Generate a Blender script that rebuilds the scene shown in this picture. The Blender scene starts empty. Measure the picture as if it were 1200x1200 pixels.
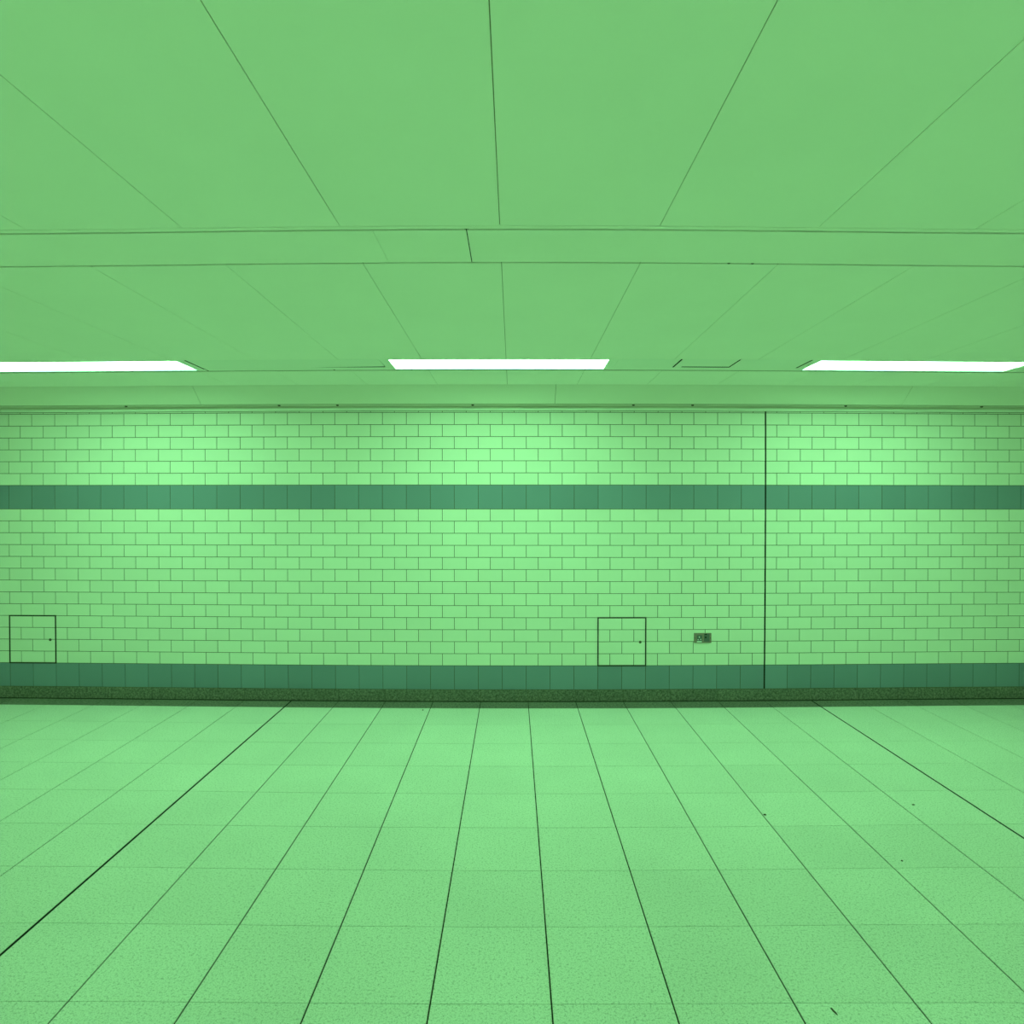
import bpy, math, random
from mathutils import Matrix, Vector
random.seed(7)
scene = bpy.context.scene
C = scene.collection

# ------------------------------------------------------------------ dimensions (metres)
WY = 5.471                      # tiled wall face
NY = -2.0                      # opposite wall face (behind the camera)
XL, XR = -5.70, 5.50            # unseen end walls, set close in to bounce light
CZ = 2.597                      # ceiling underside
EYE = 1.63
TU, TV = 0.2, 0.10077           # wall tile pitch
TA = 0.1094                     # x of a vertical joint in the odd courses
ROW0 = 2.420                    # top of the first full course
FT = 0.3986                     # floor tile pitch
FX0, FY0 = 0.1265, 5.2887       # a floor joint, and the edge of the dark border course


# ------------------------------------------------------------------ materials
def mat(name, rgb, rough=0.5, spec=0.3, metal=0.0, vary=0.0, speck=None, bump=None, blotch=0.0):
    m = bpy.data.materials.new(name)
    m.use_nodes = True
    nt = m.node_tree
    N, L = nt.nodes, nt.links
    b = N['Principled BSDF']
    b.inputs['Roughness'].default_value = rough
    b.inputs['Specular IOR Level'].default_value = spec
    b.inputs['Metallic'].default_value = metal
    col = N.new('ShaderNodeRGB'); col.outputs[0].default_value = (*rgb, 1)
    out = col.outputs[0]
    tc = N.new('ShaderNodeTexCoord')

    def mul(sock, val):
        mx = N.new('ShaderNodeMix'); mx.data_type = 'RGBA'; mx.blend_type = 'MULTIPLY'
        mx.inputs[0].default_value = 1
        L.new(sock, mx.inputs[6]); L.new(val, mx.inputs[7])
        return mx.outputs[2]

    def ramp(sock, a, va, c, vb):
        r = N.new('ShaderNodeMapRange')
        r.inputs[1].default_value = a; r.inputs[2].default_value = c
        r.inputs[3].default_value = va; r.inputs[4].default_value = vb
        L.new(sock, r.inputs[0])
        return r.outputs[0]
    # a little unevenness in every finish
    n = N.new('ShaderNodeTexNoise'); n.inputs['Scale'].default_value = 2.2; n.inputs['Detail'].default_value = 4
    L.new(tc.outputs['Object'], n.inputs['Vector'])
    out = mul(out, ramp(n.outputs['Fac'], 0.3, 1 - blotch - 0.015, 0.7, 1.0))
    if vary:
        g = N.new('ShaderNodeNewGeometry')
        out = mul(out, ramp(g.outputs['Random Per Island'], 0, 1 - vary, 1, 1))
    if speck:
        for scale, amount, lo, hi in speck:
            v = N.new('ShaderNodeTexNoise'); v.inputs['Scale'].default_value = scale
            v.inputs['Detail'].default_value = 2; v.inputs['Roughness'].default_value = 0.6
            L.new(tc.outputs['Object'], v.inputs['Vector'])
            out = mul(out, ramp(v.outputs['Fac'], lo, 1 - amount, hi, 1))
    if bump:
        v = N.new('ShaderNodeTexNoise'); v.inputs['Scale'].default_value = bump[0]
        L.new(tc.outputs['Object'], v.inputs['Vector'])
        bp = N.new('ShaderNodeBump'); bp.inputs['Strength'].default_value = bump[1]
        bp.inputs['Distance'].default_value = 0.002
        L.new(v.outputs['Fac'], bp.inputs['Height']); L.new(bp.outputs[0], b.inputs['Normal'])
    L.new(out, b.inputs['Base Color'])
    return m


def lamp_mat(name, rgb, strength):
    m = bpy.data.materials.new(name); m.use_nodes = True
    b = m.node_tree.nodes['Principled BSDF']
    b.inputs['Base Color'].default_value = (.8, .8, .8, 1)
    b.inputs['Emission Color'].default_value = (*rgb, 1)
    b.inputs['Emission Strength'].default_value = strength
    return m


M = dict(
    tile=mat('cream_glazed_tile', (.78, .78, .72), .42, .25, vary=.05),
    tile_dark=mat('grey_blue_glazed_tile', (.200, .265, .34), .45, .25, vary=.12),
    grout=mat('dark_grout', (.115, .105, .07), .9, .1),
    terrazzo=mat('pale_terrazzo', (.80, .79, .76), .42, .3, vary=.05,
                 speck=[(110, .34, .32, .47), (230, .28, .36, .52)], blotch=.05),
    terrazzo_dark=mat('dark_terrazzo', (.29, .28, .24), .6, .2, vary=.10,
                      speck=[(60, .5, .35, .6), (130, .35, .4, .6)], blotch=.12),
    floor_joint=mat('floor_joint_filler', (.035, .032, .025), .85, .1),
    joint=mat('black_joint', (.012, .012, .012), .8, .1),
    edge_line=mat('dark_edge_line', (.045, .04, .035), .8, .1),
    ceiling=mat('painted_ceiling_panel', (.90, .885, .82), .6, .15, blotch=.01),
    groove=mat('groove_backing', (.15, .135, .085), .8, .1),
    fascia=mat('painted_fascia', (.76, .745, .67), .6, .15),
    cline=mat('panel_joint', (.22, .20, .14), .8, .1),
    channel=mat('groove_paint', (.24, .225, .17), .7, .1),
    infill=mat('enamelled_panel', (.84, .84, .785), .5, .2),
    flange=mat('lamp_flange', (.40, .54, .56), .45, .3),
    soffit=mat('soffit_shade_grey', (.62, .60, .52), .7, .1),  # shade under the fascia is put into this grey
    head=mat('wall_head_strip', (.86, .87, .83), .5, .2),
    void=mat('black_void', (.01, .01, .01), .9, .0),
    bolt=mat('bolt_head', (.10, .09, .07), .6, .2),
    steel=mat('worn_steel', (.30, .22, .20), .45, .4, metal=.2, speck=[(400, .2, .3, .6)]),
    insert_dark=mat('dark_insert', (.12, .13, .14), .5, .3),
    pale=mat('pale_plastic', (.75, .76, .78), .4, .3),
    black=mat('black_plastic', (.03, .03, .03), .5, .3),
    litter=mat('dark_litter', (.07, .055, .04), .8, .1),
    glow=lamp_mat('lit_diffuser', (.315, 1.0, .41), 21.4),
)


# ------------------------------------------------------------------ mesh helpers
class MB:
    def __init__(s):
        s.v, s.f, s.mi, s.mats = [], [], [], []

    def slot(s, m):
        if m not in s.mats:
            s.mats.append(m)
        return s.mats.index(m)

    def poly(s, pts, m):
        b = len(s.v); s.v += [tuple(p) for p in pts]
        s.f.append(tuple(range(b, b + len(pts)))); s.mi.append(s.slot(m))

    def box(s, x0, x1, y0, y1, z0, z1, m):
        s.prism([(x0, y0), (x1, y0), (x1, y1), (x0, y1)], z0, z1, m)

    def prism(s, ring, z0, z1, m):                 # ring in x,y (counter-clockwise), extruded in z
        b = len(s.v); n = len(ring); k = s.slot(m)
        s.v += [(x, y, z0) for x, y in ring] + [(x, y, z1) for x, y in ring]
        s.f.append(tuple(b + i for i in reversed(range(n)))); s.mi.append(k)
        s.f.append(tuple(b + n + i for i in range(n))); s.mi.append(k)
        for i in range(n):
            j = (i + 1) % n
            s.f.append((b + i, b + j, b + n + j, b + n + i)); s.mi.append(k)

    def xprism(s, ring, x0, x1, m):                # ring in y,z extruded along x
        b = len(s.v); n = len(ring); k = s.slot(m)
        s.v += [(x0, y, z) for y, z in ring] + [(x1, y, z) for y, z in ring]
        s.f.append(tuple(b + i for i in reversed(range(n)))); s.mi.append(k)
        s.f.append(tuple(b + n + i for i in range(n))); s.mi.append(k)
        for i in range(n):
            j = (i + 1) % n
            s.f.append((b + i, b + j, b + n + j, b + n + i)); s.mi.append(k)

    def slab_tile(s, x0, x1, z0, z1, y, d, m):     # a wall tile: front face at y, edges going back by d, slightly eased
        e = .0008
        b = len(s.v); k = s.slot(m)
        s.v += [(x0, y + d, z0), (x1, y + d, z0), (x1, y + d, z1), (x0, y + d, z1),
                (x0 + e, y, z0 + e), (x1 - e, y, z0 + e), (x1 - e, y, z1 - e), (x0 + e, y, z1 - e)]
        for q in ((4, 5, 6, 7), (0, 1, 5, 4), (1, 2, 6, 5), (2, 3, 7, 6), (3, 0, 4, 7)):
            s.f.append(tuple(b + i for i in q)); s.mi.append(k)

    def floor_tile(s, x0, x1, y0, y1, d, m):       # a floor slab with its top at z = 0
        e = .0006
        b = len(s.v); k = s.slot(m)
        s.v += [(x0, y0, -d), (x1, y0, -d), (x1, y1, -d), (x0, y1, -d),
                (x0 + e, y0 + e, 0), (x1 - e, y0 + e, 0), (x1 - e, y1 - e, 0), (x0 + e, y1 - e, 0)]
        for q in ((4, 5, 6, 7), (0, 1, 5, 4), (1, 2, 6, 5), (2, 3, 7, 6), (3, 0, 4, 7)):
            s.f.append(tuple(b + i for i in q)); s.mi.append(k)

    def disc(s, c, axis, r, d, m, n=16, dome=.6):  # a low domed button standing out along -y or -z
        rings = [(r, 0), (r, d * .5), (r * dome, d)]
        b = len(s.v); k = s.slot(m)
        for rr, h in rings:
            for i in range(n):
                a = 2 * math.pi * i / n
                u, w = rr * math.cos(a), rr * math.sin(a)
                s.v.append((c[0] + u, c[1] - h, c[2] + w) if axis == 'y' else (c[0] + u, c[1] - w, c[2] - h))
        for q in range(2):
            for i in range(n):
                j = (i + 1) % n
                s.f.append((b + q * n + i, b + q * n + j, b + (q + 1) * n + j, b + (q + 1) * n + i)); s.mi.append(k)
        s.f.append(tuple(b + 2 * n + i for i in range(n))); s.mi.append(k)

    def build(s, name, parent=None, bevel=0.0):
        me = bpy.data.meshes.new(name)
        me.from_pydata(s.v, [], s.f)
        for m in s.mats:
            me.materials.append(m)
        for p, k in zip(me.polygons, s.mi):
            p.material_index = k
        me.validate(); me.update()
        o = bpy.data.objects.new(name, me); C.objects.link(o)
        if parent is not None:
            o.parent = parent
        if bevel:
            md = o.modifiers.new('edge', 'BEVEL'); md.width = bevel; md.segments = 2; md.limit_method = 'ANGLE'
        return o


def struct(o, label):
    o['kind'] = 'structure'; o['label'] = label
    return o


def thing(name, label, cat, loc, group=None):
    o = bpy.data.objects.new(name, None); C.objects.link(o)
    o.location = loc; o.empty_display_size = .1
    tag(o, label, cat, group)
    return o


def tag(o, label, cat, group=None):
    o['label'] = label; o['category'] = cat
    if group:
        o['group'] = group


# ------------------------------------------------------------------ floor
fl = MB()
fl.box(XL, XR, NY, WY + .1, -.12, -.003, M['floor_joint'])
JX, JY = .0052, .0022
THICK = (-16, -5, 6, 17)
mi = math.floor((XL - FX0) / FT)
while FX0 + mi * FT < XR:
    a, b = FX0 + mi * FT, FX0 + (mi + 1) * FT
    xa = max(a + (.006 if mi in THICK else JX / 2), XL)
    xb = min(b - (.006 if mi + 1 in THICK else JX / 2), XR)
    fl.floor_tile(xa, xb, FY0 + .001, WY - .002, .003, M['terrazzo_dark'])
    k = 0
    while FY0 - k * FT > NY:
        y1 = FY0 - k * FT; y0 = max(FY0 - (k + 1) * FT, NY)
        fl.floor_tile(xa, xb, y0 + JY / 2, y1 - JY / 2, .003, M['terrazzo'])
        k += 1
    mi += 1
struct(fl.build('floor'), 'pale speckled terrazzo tile floor with a dark border course along the wall')
for q, mi in enumerate((-5, 6)):
    t = MB(); x = FX0 + mi * FT
    t.box(x - .0055, x + .0055, NY, WY - .001, -.0029, -.0006, M['joint'])
    struct(t.build('trim_%d' % (q + 1)), ('wide black joint strip running across the floor on the left',
                                          'wide black joint strip running across the floor on the right')[q])

# ------------------------------------------------------------------ tiled wall
w = MB()
VX = 2.1145                                         # vertical movement joint
w.box(XL, XR, WY, WY + .25, 0.0, CZ + .2, M['grout'])
G = .0021
ROWS = [(i, 'B' if i % 2 else 'A') for i in range(0, 6)]


def course(z0, z1, phase, m, jx=G):
    x = TA + (TU / 2 if phase == 'B' else 0) - 40 * TU
    while x < XR:
        a, b = max(x + jx, XL), min(x + TU - jx, XR)
        if b > XL:
            for (p, r) in ((a, min(b, VX - .006)), (max(a, VX + .006), b)):
                if r - p > .004:
                    w.slab_tile(p, r, z0 + G, z1 - G, WY - .002, .002, m)
        x += TU


def zrow(i):
    return ROW0 - TV * i


course(zrow(0), 2.4345, 'B', M['tile'])             # sliver of a cut course under the head strip
for i in range(0, 6):
    course(zrow(i + 1), zrow(i), 'AB'[i % 2], M['tile'])
course(zrow(8), zrow(6), 'A', M['tile_dark'], .0017)
for i in range(8, 21):
    course(zrow(i + 1), zrow(i), 'BA'[i % 2], M['tile'])
course(zrow(23), zrow(21), 'A', M['tile_dark'], .0017)
struct(w.build('wall_back'), 'long wall of cream brick-bond tiles with a dark tile band and dark base course')

t = MB()                                             # plinth
mi = -18
while FX0 + mi * FT < XR:
    a, b = max(FX0 + mi * FT + .0016, XL), min(FX0 + (mi + 1) * FT - .0016, XR)
    if b > a:
        t.box(a, b, WY - .006, WY + .001, 0.004, zrow(23) - .001, M['terrazzo_dark'])
    mi += 1
t.box(XL, XR, WY - .0045, WY + .001, 0.0, .006, M['edge_line'])  # thin dark strip along the foot of the plinth
t.box(XL, XR, WY - .010, WY - .002, 0.0, .0075, M['edge_line'])
struct(t.build('baseboard_back'), 'dark speckled terrazzo plinth along the foot of the tiled wall')

t = MB()
t.box(VX - .0055, VX + .0055, WY - .0008, WY + .002, zrow(23) + .002, 2.4395, M['joint'])
struct(t.build('trim_3'), 'black vertical movement joint in the tiled wall')

t = MB()                                             # smooth strip at the head of the wall
t.box(XL, XR, WY - .006, WY + .001, 2.4345, 2.4585, M['head'])
t.box(XL, XR, WY - .007, WY + .001, 2.4305, 2.4345, M['channel'])
struct(t.build('trim_4'), 'smooth pale strip between the top tiles and the ceiling fascia')

# the other walls, out of the picture
t = MB(); t.box(XL - .2, XR + .2, NY - .2, NY, 0, CZ + .2, M['tile'])
struct(t.build('wall_front'), 'opposite wall behind the camera')
t = MB(); t.box(XL - .2, XL, NY, WY + .25, 0, CZ + .2, M['ceiling'])  # end walls added out of view, close and pale to bounce light
struct(t.build('wall_left'), 'unseen end wall to the left, set to bounce light')
t = MB(); t.box(XR, XR + .2, NY, WY + .25, 0, CZ + .2, M['ceiling'])
struct(t.build('wall_right'), 'unseen end wall to the right, set to bounce light')

# ------------------------------------------------------------------ ceiling
CJ, CX = .5505, -.046                                # ceiling panel joints
C0, C1 = 4.278, 4.639                                # light channel
N0, N1 = WY + NY - C1, WY + NY - C0              # the mirrored channel on the near side
ce = MB()


def panels(y0, y1, jw=.0025, x_first=None, pitch=CJ, z0=CZ, m=None, mb=None):
    mb = mb or ce; m = m or M['ceiling']
    x = (CX if x_first is None else x_first) - 30 * pitch
    while x < XR:
        a, b = max(x + jw / 2, XL), min(x + pitch - jw / 2, XR)
        if b > a:
            mb.box(a, b, y0, y1, z0, z0 + .02, m)
        x += pitch


panels(N1, 2.2425)
panels(2.5945, C0 - .001)
panels(NY, N0)
# carrier rails and decking that close the joints from above
ce.box(XL, XR, NY, N0, CZ + .003, CZ + .09, M['cline'])
ce.box(XL, XR, N1 + .002, 2.24, CZ + .003, CZ + .09, M['cline'])
ce.box(XL, XR, 2.597, C0 - .004, CZ + .003, CZ + .09, M['cline'])
ce.box(XL, XR, 2.235, 2.60, CZ + .005, CZ + .09, M['groove'])
struct(ce.build('ceiling'), 'flat painted metal panel ceiling with fine joints')

t = MB()                                             # edge angle, then the cover strip
t.box(XL, XR, 2.2450, 2.2675, CZ - .001, CZ + .005, M['ceiling'])
struct(t.build('trim_5'), 'narrow edge strip beside the ceiling cover strip')
t = MB()
for a, b in ((XL, -.4917), (-.4905, -.1648), (-.1612, XR)):
    t.box(a, b, 2.2825, 2.5810, CZ, CZ + .005, M['ceiling'])
t.box(-.17, -.155, 2.2825, 2.5810, CZ + .003, CZ + .005, M['void'])
for x in (.856, .951):
    t.disc((x, 2.5875, CZ + .005), 'z', .0065, .006, M['bolt'])
struct(t.build('trim_6'), 'flat cover strip running along the ceiling between two grooves')

t = MB()                                             # far strip between the lights and the fascia
panels(C1 + .006, 5.168, mb=t)
t.box(XL, XR, C1 + .006, 5.168, CZ + .003, CZ + .05, M['cline'])
t.box(XL, XR, C1 - .022, C1 + .02, CZ + .0025, CZ + .05, M['cline'])
struct(t.build('trim_7'), 'flat ceiling strip between the lights and the wall fascia')

t = MB()                                             # sloping fascia
FJ = [-5.43, -2.557, .339, 3.194, 6.05]
xs = [XL] + FJ + [XR]
for a, b in zip(xs[:-1], xs[1:]):
    t.xprism([(5.173, CZ + .002), (5.330, 2.4712), (5.343, 2.4712), (5.37, CZ + .002)], a + .0016, b - .0016, M['fascia'])
t.xprism([(5.181, CZ + .001), (5.335, 2.4735), (5.338, 2.4735), (5.36, CZ + .001)], XL, XR, M['cline'])
t.box(XL, XR, 5.165, 5.48, CZ + .0025, CZ + .05, M['cline'])
struct(t.build('trim_8'), 'sloping painted fascia above the tiled wall')

t = MB()                                             # soffit of the fascia, shade put into its colour
t.box(XL, XR, 5.337, WY - .001, 2.4720, 2.484, M['soffit'])
t.box(XL, XR, 5.3305, 5.337, 2.4702, 2.4725, M['cline'])
t.box(XL, XR, WY - .004, WY - .0005, 2.4590, 2.4720, M['soffit'])  # wall band painting the shadow and groove below the fascia
for x in (-3.22, -1.93, -1.446, -.332, .988, 1.476, 2.754, 3.908):
    t.disc((x, 5.385, 2.4720), 'z', .011, .010, M['bolt'])
struct(t.build('trim_9'), 'shade-toned soffit and wall band with bolt heads under the fascia')

RAIL = 4.531
# light channels: dark void above, a rail along the far side
t = MB()
t.box(XL, XR, C0 - .03, C1 + .005, CZ + .085, CZ + .10, M['void'])
t.box(XL, XR, N0 - .005, N1 + .03, CZ + .085, CZ + .10, M['void'])
t.box(XL, XR, C0 - .004, C0 - .001, CZ + .003, CZ + .09, M['void'])
# black strips painting the darkness of the open gaps between the infill panels
t.box(-2.1725, -2.1590, C0 + .012, 4.560, CZ + .001, CZ + .09, M['void'])
t.box(1.0982, 1.1108, C0 + .012, RAIL - .0005, CZ + .001, CZ + .09, M['void'])
t.box(1.4852, 1.4968, C0 + .02, 4.500, CZ + .001, CZ + .09, M['void'])
t.box(1.9605, 1.9745, C0 + .004, RAIL - .0005, CZ + .001, CZ + .09, M['void'])
t.box(1.1625, 1.4968, 4.5003, 4.5287, CZ + .001, CZ + .09, M['void'])
t.prism([(-1.43, RAIL - .0025), (-.888, RAIL - .0285), (-.888, RAIL - .0003), (-1.43, RAIL - .0003)], CZ + .001, CZ + .09, M['void'])
struct(t.build('trim_10'), 'dark void above the row of lights')

HALF, PLATE = .725, .06
LX = [-.0945, -2.958, 2.760]                          # the three lights in view
NEAR = list(LX)


# ------------------------------------------------------------------ recessed lights
def make_light():
    t = thing('ceiling_light', '', 'light', (0, 0, CZ))
    y0, y1 = C0 + .001 - 4.4585, C1 - .0005 - 4.4585          # local, about the channel's centre line
    o0, o1 = 4.302 - 4.4585, 4.592 - 4.4585                   # the opening
    f = MB()
    f.box(-HALF, HALF, y0, o0, 0, .014, M['infill'])
    f.box(-HALF, HALF, o1, y1 - .022, 0, .014, M['flange'])
    for x in (-.62, -.2, .25, .6):
        f.disc((x, o1 + .016, 0), 'z', .0055, .004, M['bolt'])
    f.build('frame', t)
    h = MB()
    h.box(-HALF, HALF, o0 - .004, o0, .014, .05, M['flange'])
    h.box(-HALF, HALF, o1, o1 + .004, .014, .05, M['flange'])
    h.box(-HALF, HALF, o0, o1, .05, .054, M['flange'])
    h.build('housing', t)
    d = MB()
    d.box(-HALF + .001, HALF - .001, o0 + .0005, o1 - .0005, .009, .015, M['glow'])
    d.build('diffuser', t)
    for s in (-1, 1):
        e = MB()
        a, b = sorted((s * HALF, s * (HALF + PLATE)))
        e.box(a, b, y0, y1 - .022, 0, .014, M['infill'])
        e.build('end_plate', t)
    return t


def copy_thing(t):
    r = t.copy(); C.objects.link(r)
    for ch in t.children:
        c = ch.copy(); C.objects.link(c); c.parent = r
    return r


proto = make_light()
spots = [(LX[0], 4.4585, 0, 'lit strip light over the middle of the wall, the only one seen whole'),
         (LX[1], 4.4585, 0, 'lit strip light at the left, cut off by the left picture edge'),
         (LX[2], 4.4585, 0, 'lit strip light at the right, just past the small notched ceiling panel')]
for i, x in enumerate(NEAR):
    where = ('in the middle', 'on the left', 'on the right')[i]
    spots.append((x, WY + NY - 4.4585, math.pi, 'lit strip light behind the camera, %s' % where))
for i, (x, y, rz, lab) in enumerate(spots):
    o = proto if i == 0 else copy_thing(proto)
    o.location = (x, y, CZ); o.rotation_euler = (0, 0, rz)
    o['label'] = lab; o['group'] = 'recessed strip lights'

# ------------------------------------------------------------------ infill panels between the lights
RAIL = 4.531
t = MB()
e = HALF + PLATE


def gap(i, j):
    return LX[i] + e + .001, LX[j] - e - .001


for a, b in (gap(1, 0), gap(0, 2)):
    t.box(a + (.0140 if a < -1 else -.0005), b + .0005, RAIL, C1 - .022, CZ, CZ + .014, M['infill'])
t.box(XL, LX[1] - e - .001, C0, C1 - .022, CZ, CZ + .014, M['infill'])
t.box(LX[2] + e + .001, XR, C0, C1 - .022, CZ, CZ + .014, M['infill'])
xs = [XL] + sum([[x - e, x + e] for x in sorted(NEAR)], []) + [XR]
for a, b in zip(xs[0::2], xs[1::2]):
    t.box(a, b, N0 + .004, N1, CZ, CZ + .014, M['infill'])
for x in (-1.259,):
    t.disc((x, 4.605, CZ), 'z', .006, .004, M['bolt'])
struct(t.build('trim_11'), 'fixed rail and filler plates of the light channel')


def panel(ring, label):
    cx = sum(p[0] for p in ring) / len(ring)
    o = MB(); o.prism([(x - cx, y - 4.4) for x, y in ring], 0, .012, M['infill'])
    ob = o.build('ceiling_panel'); ob.location = (cx, 4.4, CZ)
    tag(ob, label, 'ceiling panel', 'infill panels between the lights')


a, b = gap(1, 0)
panel([(a + .0140, C0 + .001), (b, C0 + .001), (b - .004, RAIL - .0290), (-1.43, RAIL - .0030), (a + .0140, RAIL - .0015)],
      'long flush ceiling panel between the left and central lights')
a, b = gap(0, 2)
panel([(a, C0 + .001), (1.098, C0 + .001), (1.098, RAIL - .0012), (a, RAIL - .0012)],
      'flush ceiling panel touching the right end of the central light')
panel([(1.111, C0 + .001), (1.485, C0 + .001), (1.485, 4.500), (1.162, 4.500), (1.158, RAIL - .0012), (1.111, RAIL - .0012)],
      'small notched ceiling panel edged by black gaps on three sides')
panel([(1.497, C0 + .001), (b - .0135, C0 + .001), (b - .0135, RAIL - .0012), (1.497, RAIL - .0012)],
      'flush ceiling panel just left of the right-hand light')
# fixed packing behind the notched panel
o = MB(); o.box(1.163, 1.4965, 4.5288, RAIL - .0001, CZ, CZ + .012, M['infill'])
struct(o.build('trim_12'), 'packing strip behind the notched ceiling panel')

# ------------------------------------------------------------------ wall access hatches
def make_hatch():
    t = thing('wall_hatch', '', 'hatch', (0, 0, 0))
    W, H = 2 * TU, zrow(17) - zrow(21)
    y = WY - .002
    f = MB()
    g = .0048
    for q in ((-g, g, -g, H + g), (W - g, W + g, -g, H + g), (g, W - g, H - g, H + g), (g, W - g, -g, g)):
        f.box(q[0], q[1], -.0035, 0.0, q[2], q[3], M['edge_line'])
    f.build('frame', t)
    d = MB()
    d.box(g, W - g, -.0008, 0, g, H - g, M['grout'])
    for r in range(4):
        z1 = H - r * TV; z0 = z1 - TV
        cuts = [0, TU, 2 * TU] if r % 2 == 0 else [0, TU / 2, 1.5 * TU, 2 * TU]
        for a, b in zip(cuts[:-1], cuts[1:]):
            xa = a + (g + .001 if a == 0 else G); xb = b - (g + .001 if b == W else G)
            za = z0 + (g + .001 if r == 3 else G); zb = z1 - (g + .001 if r == 0 else G)
            d.slab_tile(xa, xb, za, zb, -.0028, .002, M['tile'])
    d.build('door', t)
    k = MB()
    k.disc((.3535, -.0026, .1985), 'y', .0115, .005, M['bolt'], n=20)
    k.box(.3505, .3565, -.0088, -.0074, .1965, .2005, M['black'])
    k.build('lock', t)
    return t


hz = zrow(21)
h1 = make_hatch()
h1.location = (TA + 3 * TU, WY - .002, hz)
h1['label'] = 'square tiled access hatch beside the steel wall socket'
h2 = copy_thing(h1)
h2.location = (TA - 22 * TU, WY - .002, hz)
h2['label'] = 'square tiled access hatch near the left end of the wall'
for h in (h1, h2):
    h['group'] = 'tiled access hatches'

# ------------------------------------------------------------------ wall socket
s = thing('wall_socket', 'brown steel double socket plate low on the cream tiles', 'socket', (1.5872, WY - .002, .5355))
p = MB(); p.box(-.073, .073, -.009, 0, -.041, .041, M['steel']); p.build('faceplate', s, bevel=.002)
p = MB(); p.box(-.050, -.006, -.0115, -.009, -.034, .024, M['insert_dark']); o = p.build('outlet', s, bevel=.001)
q = MB(); q.box(-.034, -.026, -.0135, -.0115, .003, .014, M['pale']); q.build('pin_cover', o)
q = MB(); q.box(-.044, -.036, -.0135, -.0115, -.016, -.009, M['pale']); q.build('pin_cover', o)
q = MB(); q.box(-.022, -.014, -.0135, -.0115, -.014, -.007, M['pale']); q.build('pin_cover', o)
q = MB(); q.box(-.050, -.010, -.0140, -.0115, -.034, -.024, M['pale']); q.build('rocker', o)
p = MB(); p.box(.010, .056, -.0105, -.009, -.030, .036, M['insert_dark'])
o = p.build('key_switch', s, bevel=.001)
q = MB(); q.disc((.024, -.0105, .006), 'y', .0085, .004, M['black']); q.build('keyhole', o)
q = MB(); q.box(.014, .034, -.013, -.0105, .026, .036, M['black']); q.build('latch', o)
for x in (-.064, .064):
    p = MB(); p.disc((x, -.009, 0), 'y', .0035, .0015, M['bolt']); p.build('screw', s)

# ------------------------------------------------------------------ litter
def scrap(x, y, pts, h, rz, label):
    b = MB(); n = len(pts); k = b.slot(M['litter'])
    b.v = [(px, py, 0) for px, py in pts] + [(px * .8, py * .8, h * (.55 + .45 * ((i * 7) % 5) / 4)) for i, (px, py) in enumerate(pts)] + [(0, 0, h * .8)]
    for i in range(n):
        j = (i + 1) % n
        b.f += [(i, j, n + j, n + i), (n + i, n + j, 2 * n)]; b.mi += [k, k]
    b.f.append(tuple(reversed(range(n)))); b.mi.append(k)
    o = b.build('litter_scrap'); o.location = (x, y, 0.0002); o.rotation_euler = (0, 0, rz)
    tag(o, label, 'litter', 'scraps on the floor')


def blob(rx, ry, n=9):
    return [((rx * random.uniform(.7, 1)) * math.cos(2 * math.pi * i / n), ry * random.uniform(.7, 1) * math.sin(2 * math.pi * i / n)) for i in range(n)]


scrap(1.334, 3.421, blob(.011, .008), .004, -.3, 'small dark scrap caught beside a floor joint right of centre')
scrap(-.7246, 5.236, blob(.008, .011), .004, .2, 'tiny dark crumb on the floor close to the dark border course')
scrap(2.193, 3.518, blob(.011, .006), .003, .1, 'tiny dark scrap lying left of the right-hand wide floor joint')
scrap(1.0375, 2.064, blob(.0035, .019, 12), .004, .25, 'thin dark sliver on the nearest row of floor tiles')
scrap(1.793, 2.955, blob(.007, .005), .003, .4, 'tiny faint crumb in the middle of a floor tile at right')

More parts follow.
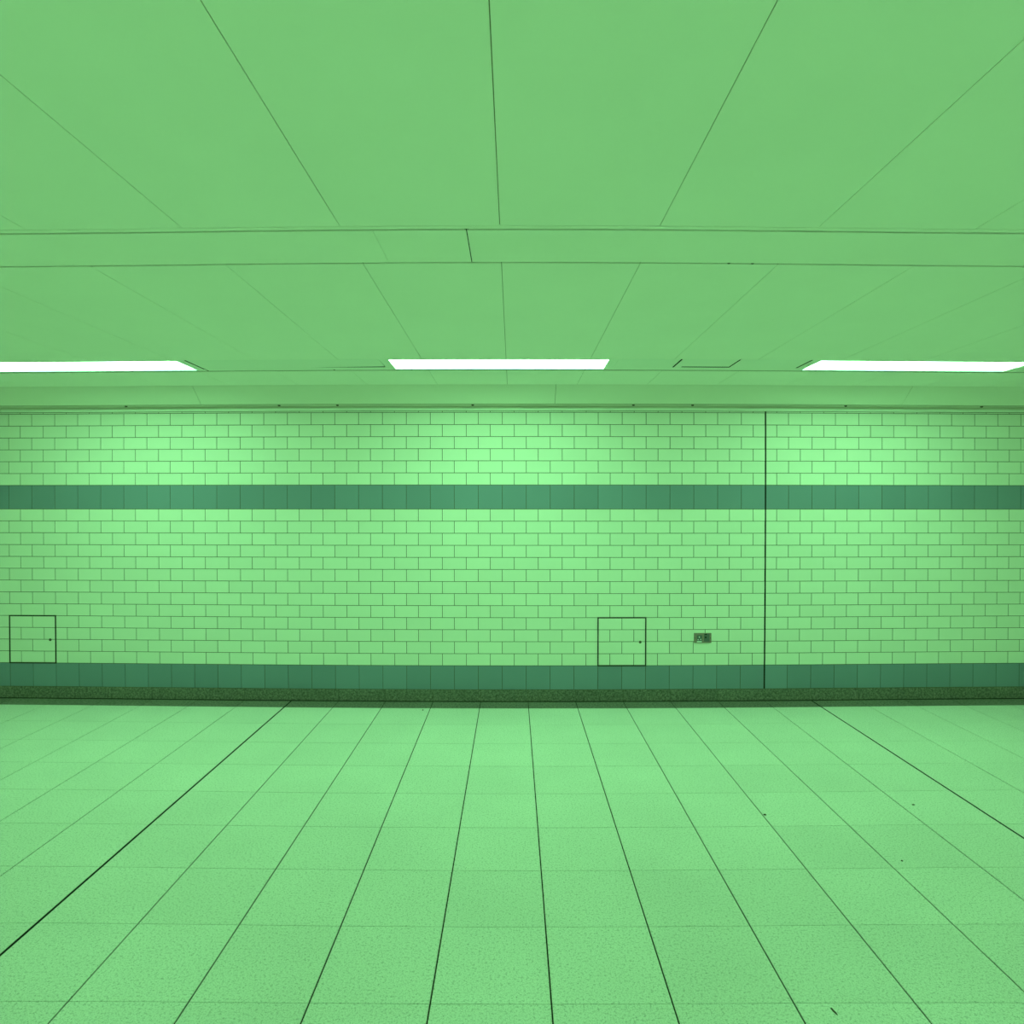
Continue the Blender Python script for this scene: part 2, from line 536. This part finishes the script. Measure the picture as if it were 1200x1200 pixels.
# ------------------------------------------------------------------ world, camera, view
wd = bpy.data.worlds.new('world'); scene.world = wd
wd.use_nodes = True
wd.node_tree.nodes['Background'].inputs[0].default_value = (0, 0, 0, 1)
wd.node_tree.nodes['Background'].inputs[1].default_value = 0

cam = bpy.data.cameras.new('camera'); co = bpy.data.objects.new('camera', cam); C.objects.link(co)
pitch, yaw, roll = .00736, -.001675, .000186
Ryaw = Matrix(((math.cos(yaw), -math.sin(yaw), 0), (math.sin(yaw), math.cos(yaw), 0), (0, 0, 1)))
Rp = Matrix(((1, 0, 0), (0, math.cos(pitch), -math.sin(pitch)), (0, math.sin(pitch), math.cos(pitch))))
Rr = Matrix(((math.cos(roll), 0, math.sin(roll)), (0, 1, 0), (-math.sin(roll), 0, math.cos(roll))))
R = Rr @ Rp @ Ryaw                                   # world to camera (right, forward, up)
right, fwd, up = (R.transposed() @ Vector(v) for v in ((1, 0, 0), (0, 1, 0), (0, 0, 1)))
mw = Matrix.Identity(4)
for i in range(3):
    mw[i][0], mw[i][1], mw[i][2] = right[i], up[i], -fwd[i]
mw[2][3] = EYE
co.matrix_world = mw
cam.clip_start = .02
cam.sensor_width = 36; cam.sensor_fit = 'HORIZONTAL'
cam.lens = 36 * 769.754 / 1200
# the wide lens of the photograph bends straight lines a little (barrel distortion): a real lens polynomial
K = [0.0, 0.04338674382464113, -1.5608856284657337e-05, -2.432707777071177e-05, 3.645317074960712e-07]
BARREL = True
if BARREL:
    cam.type = 'PANO'
    tgt = cam if hasattr(cam, 'fisheye_polynomial_k0') else cam.cycles
    tgt.panorama_type = 'FISHEYE_LENS_POLYNOMIAL'
    tgt.fisheye_fov = math.pi
    for i in range(5):
        setattr(tgt, 'fisheye_polynomial_k%d' % i, -K[i])
scene.camera = co

scene.view_settings.view_transform = 'Standard'
scene.view_settings.look = 'None'
scene.view_settings.exposure = 0.0
scene.view_settings.gamma = 1
scene.view_settings.use_curve_mapping = False
cy = scene.cycles
cy.max_bounces = 20; cy.diffuse_bounces = 20; cy.glossy_bounces = 4
cy.sample_clamp_indirect = 0
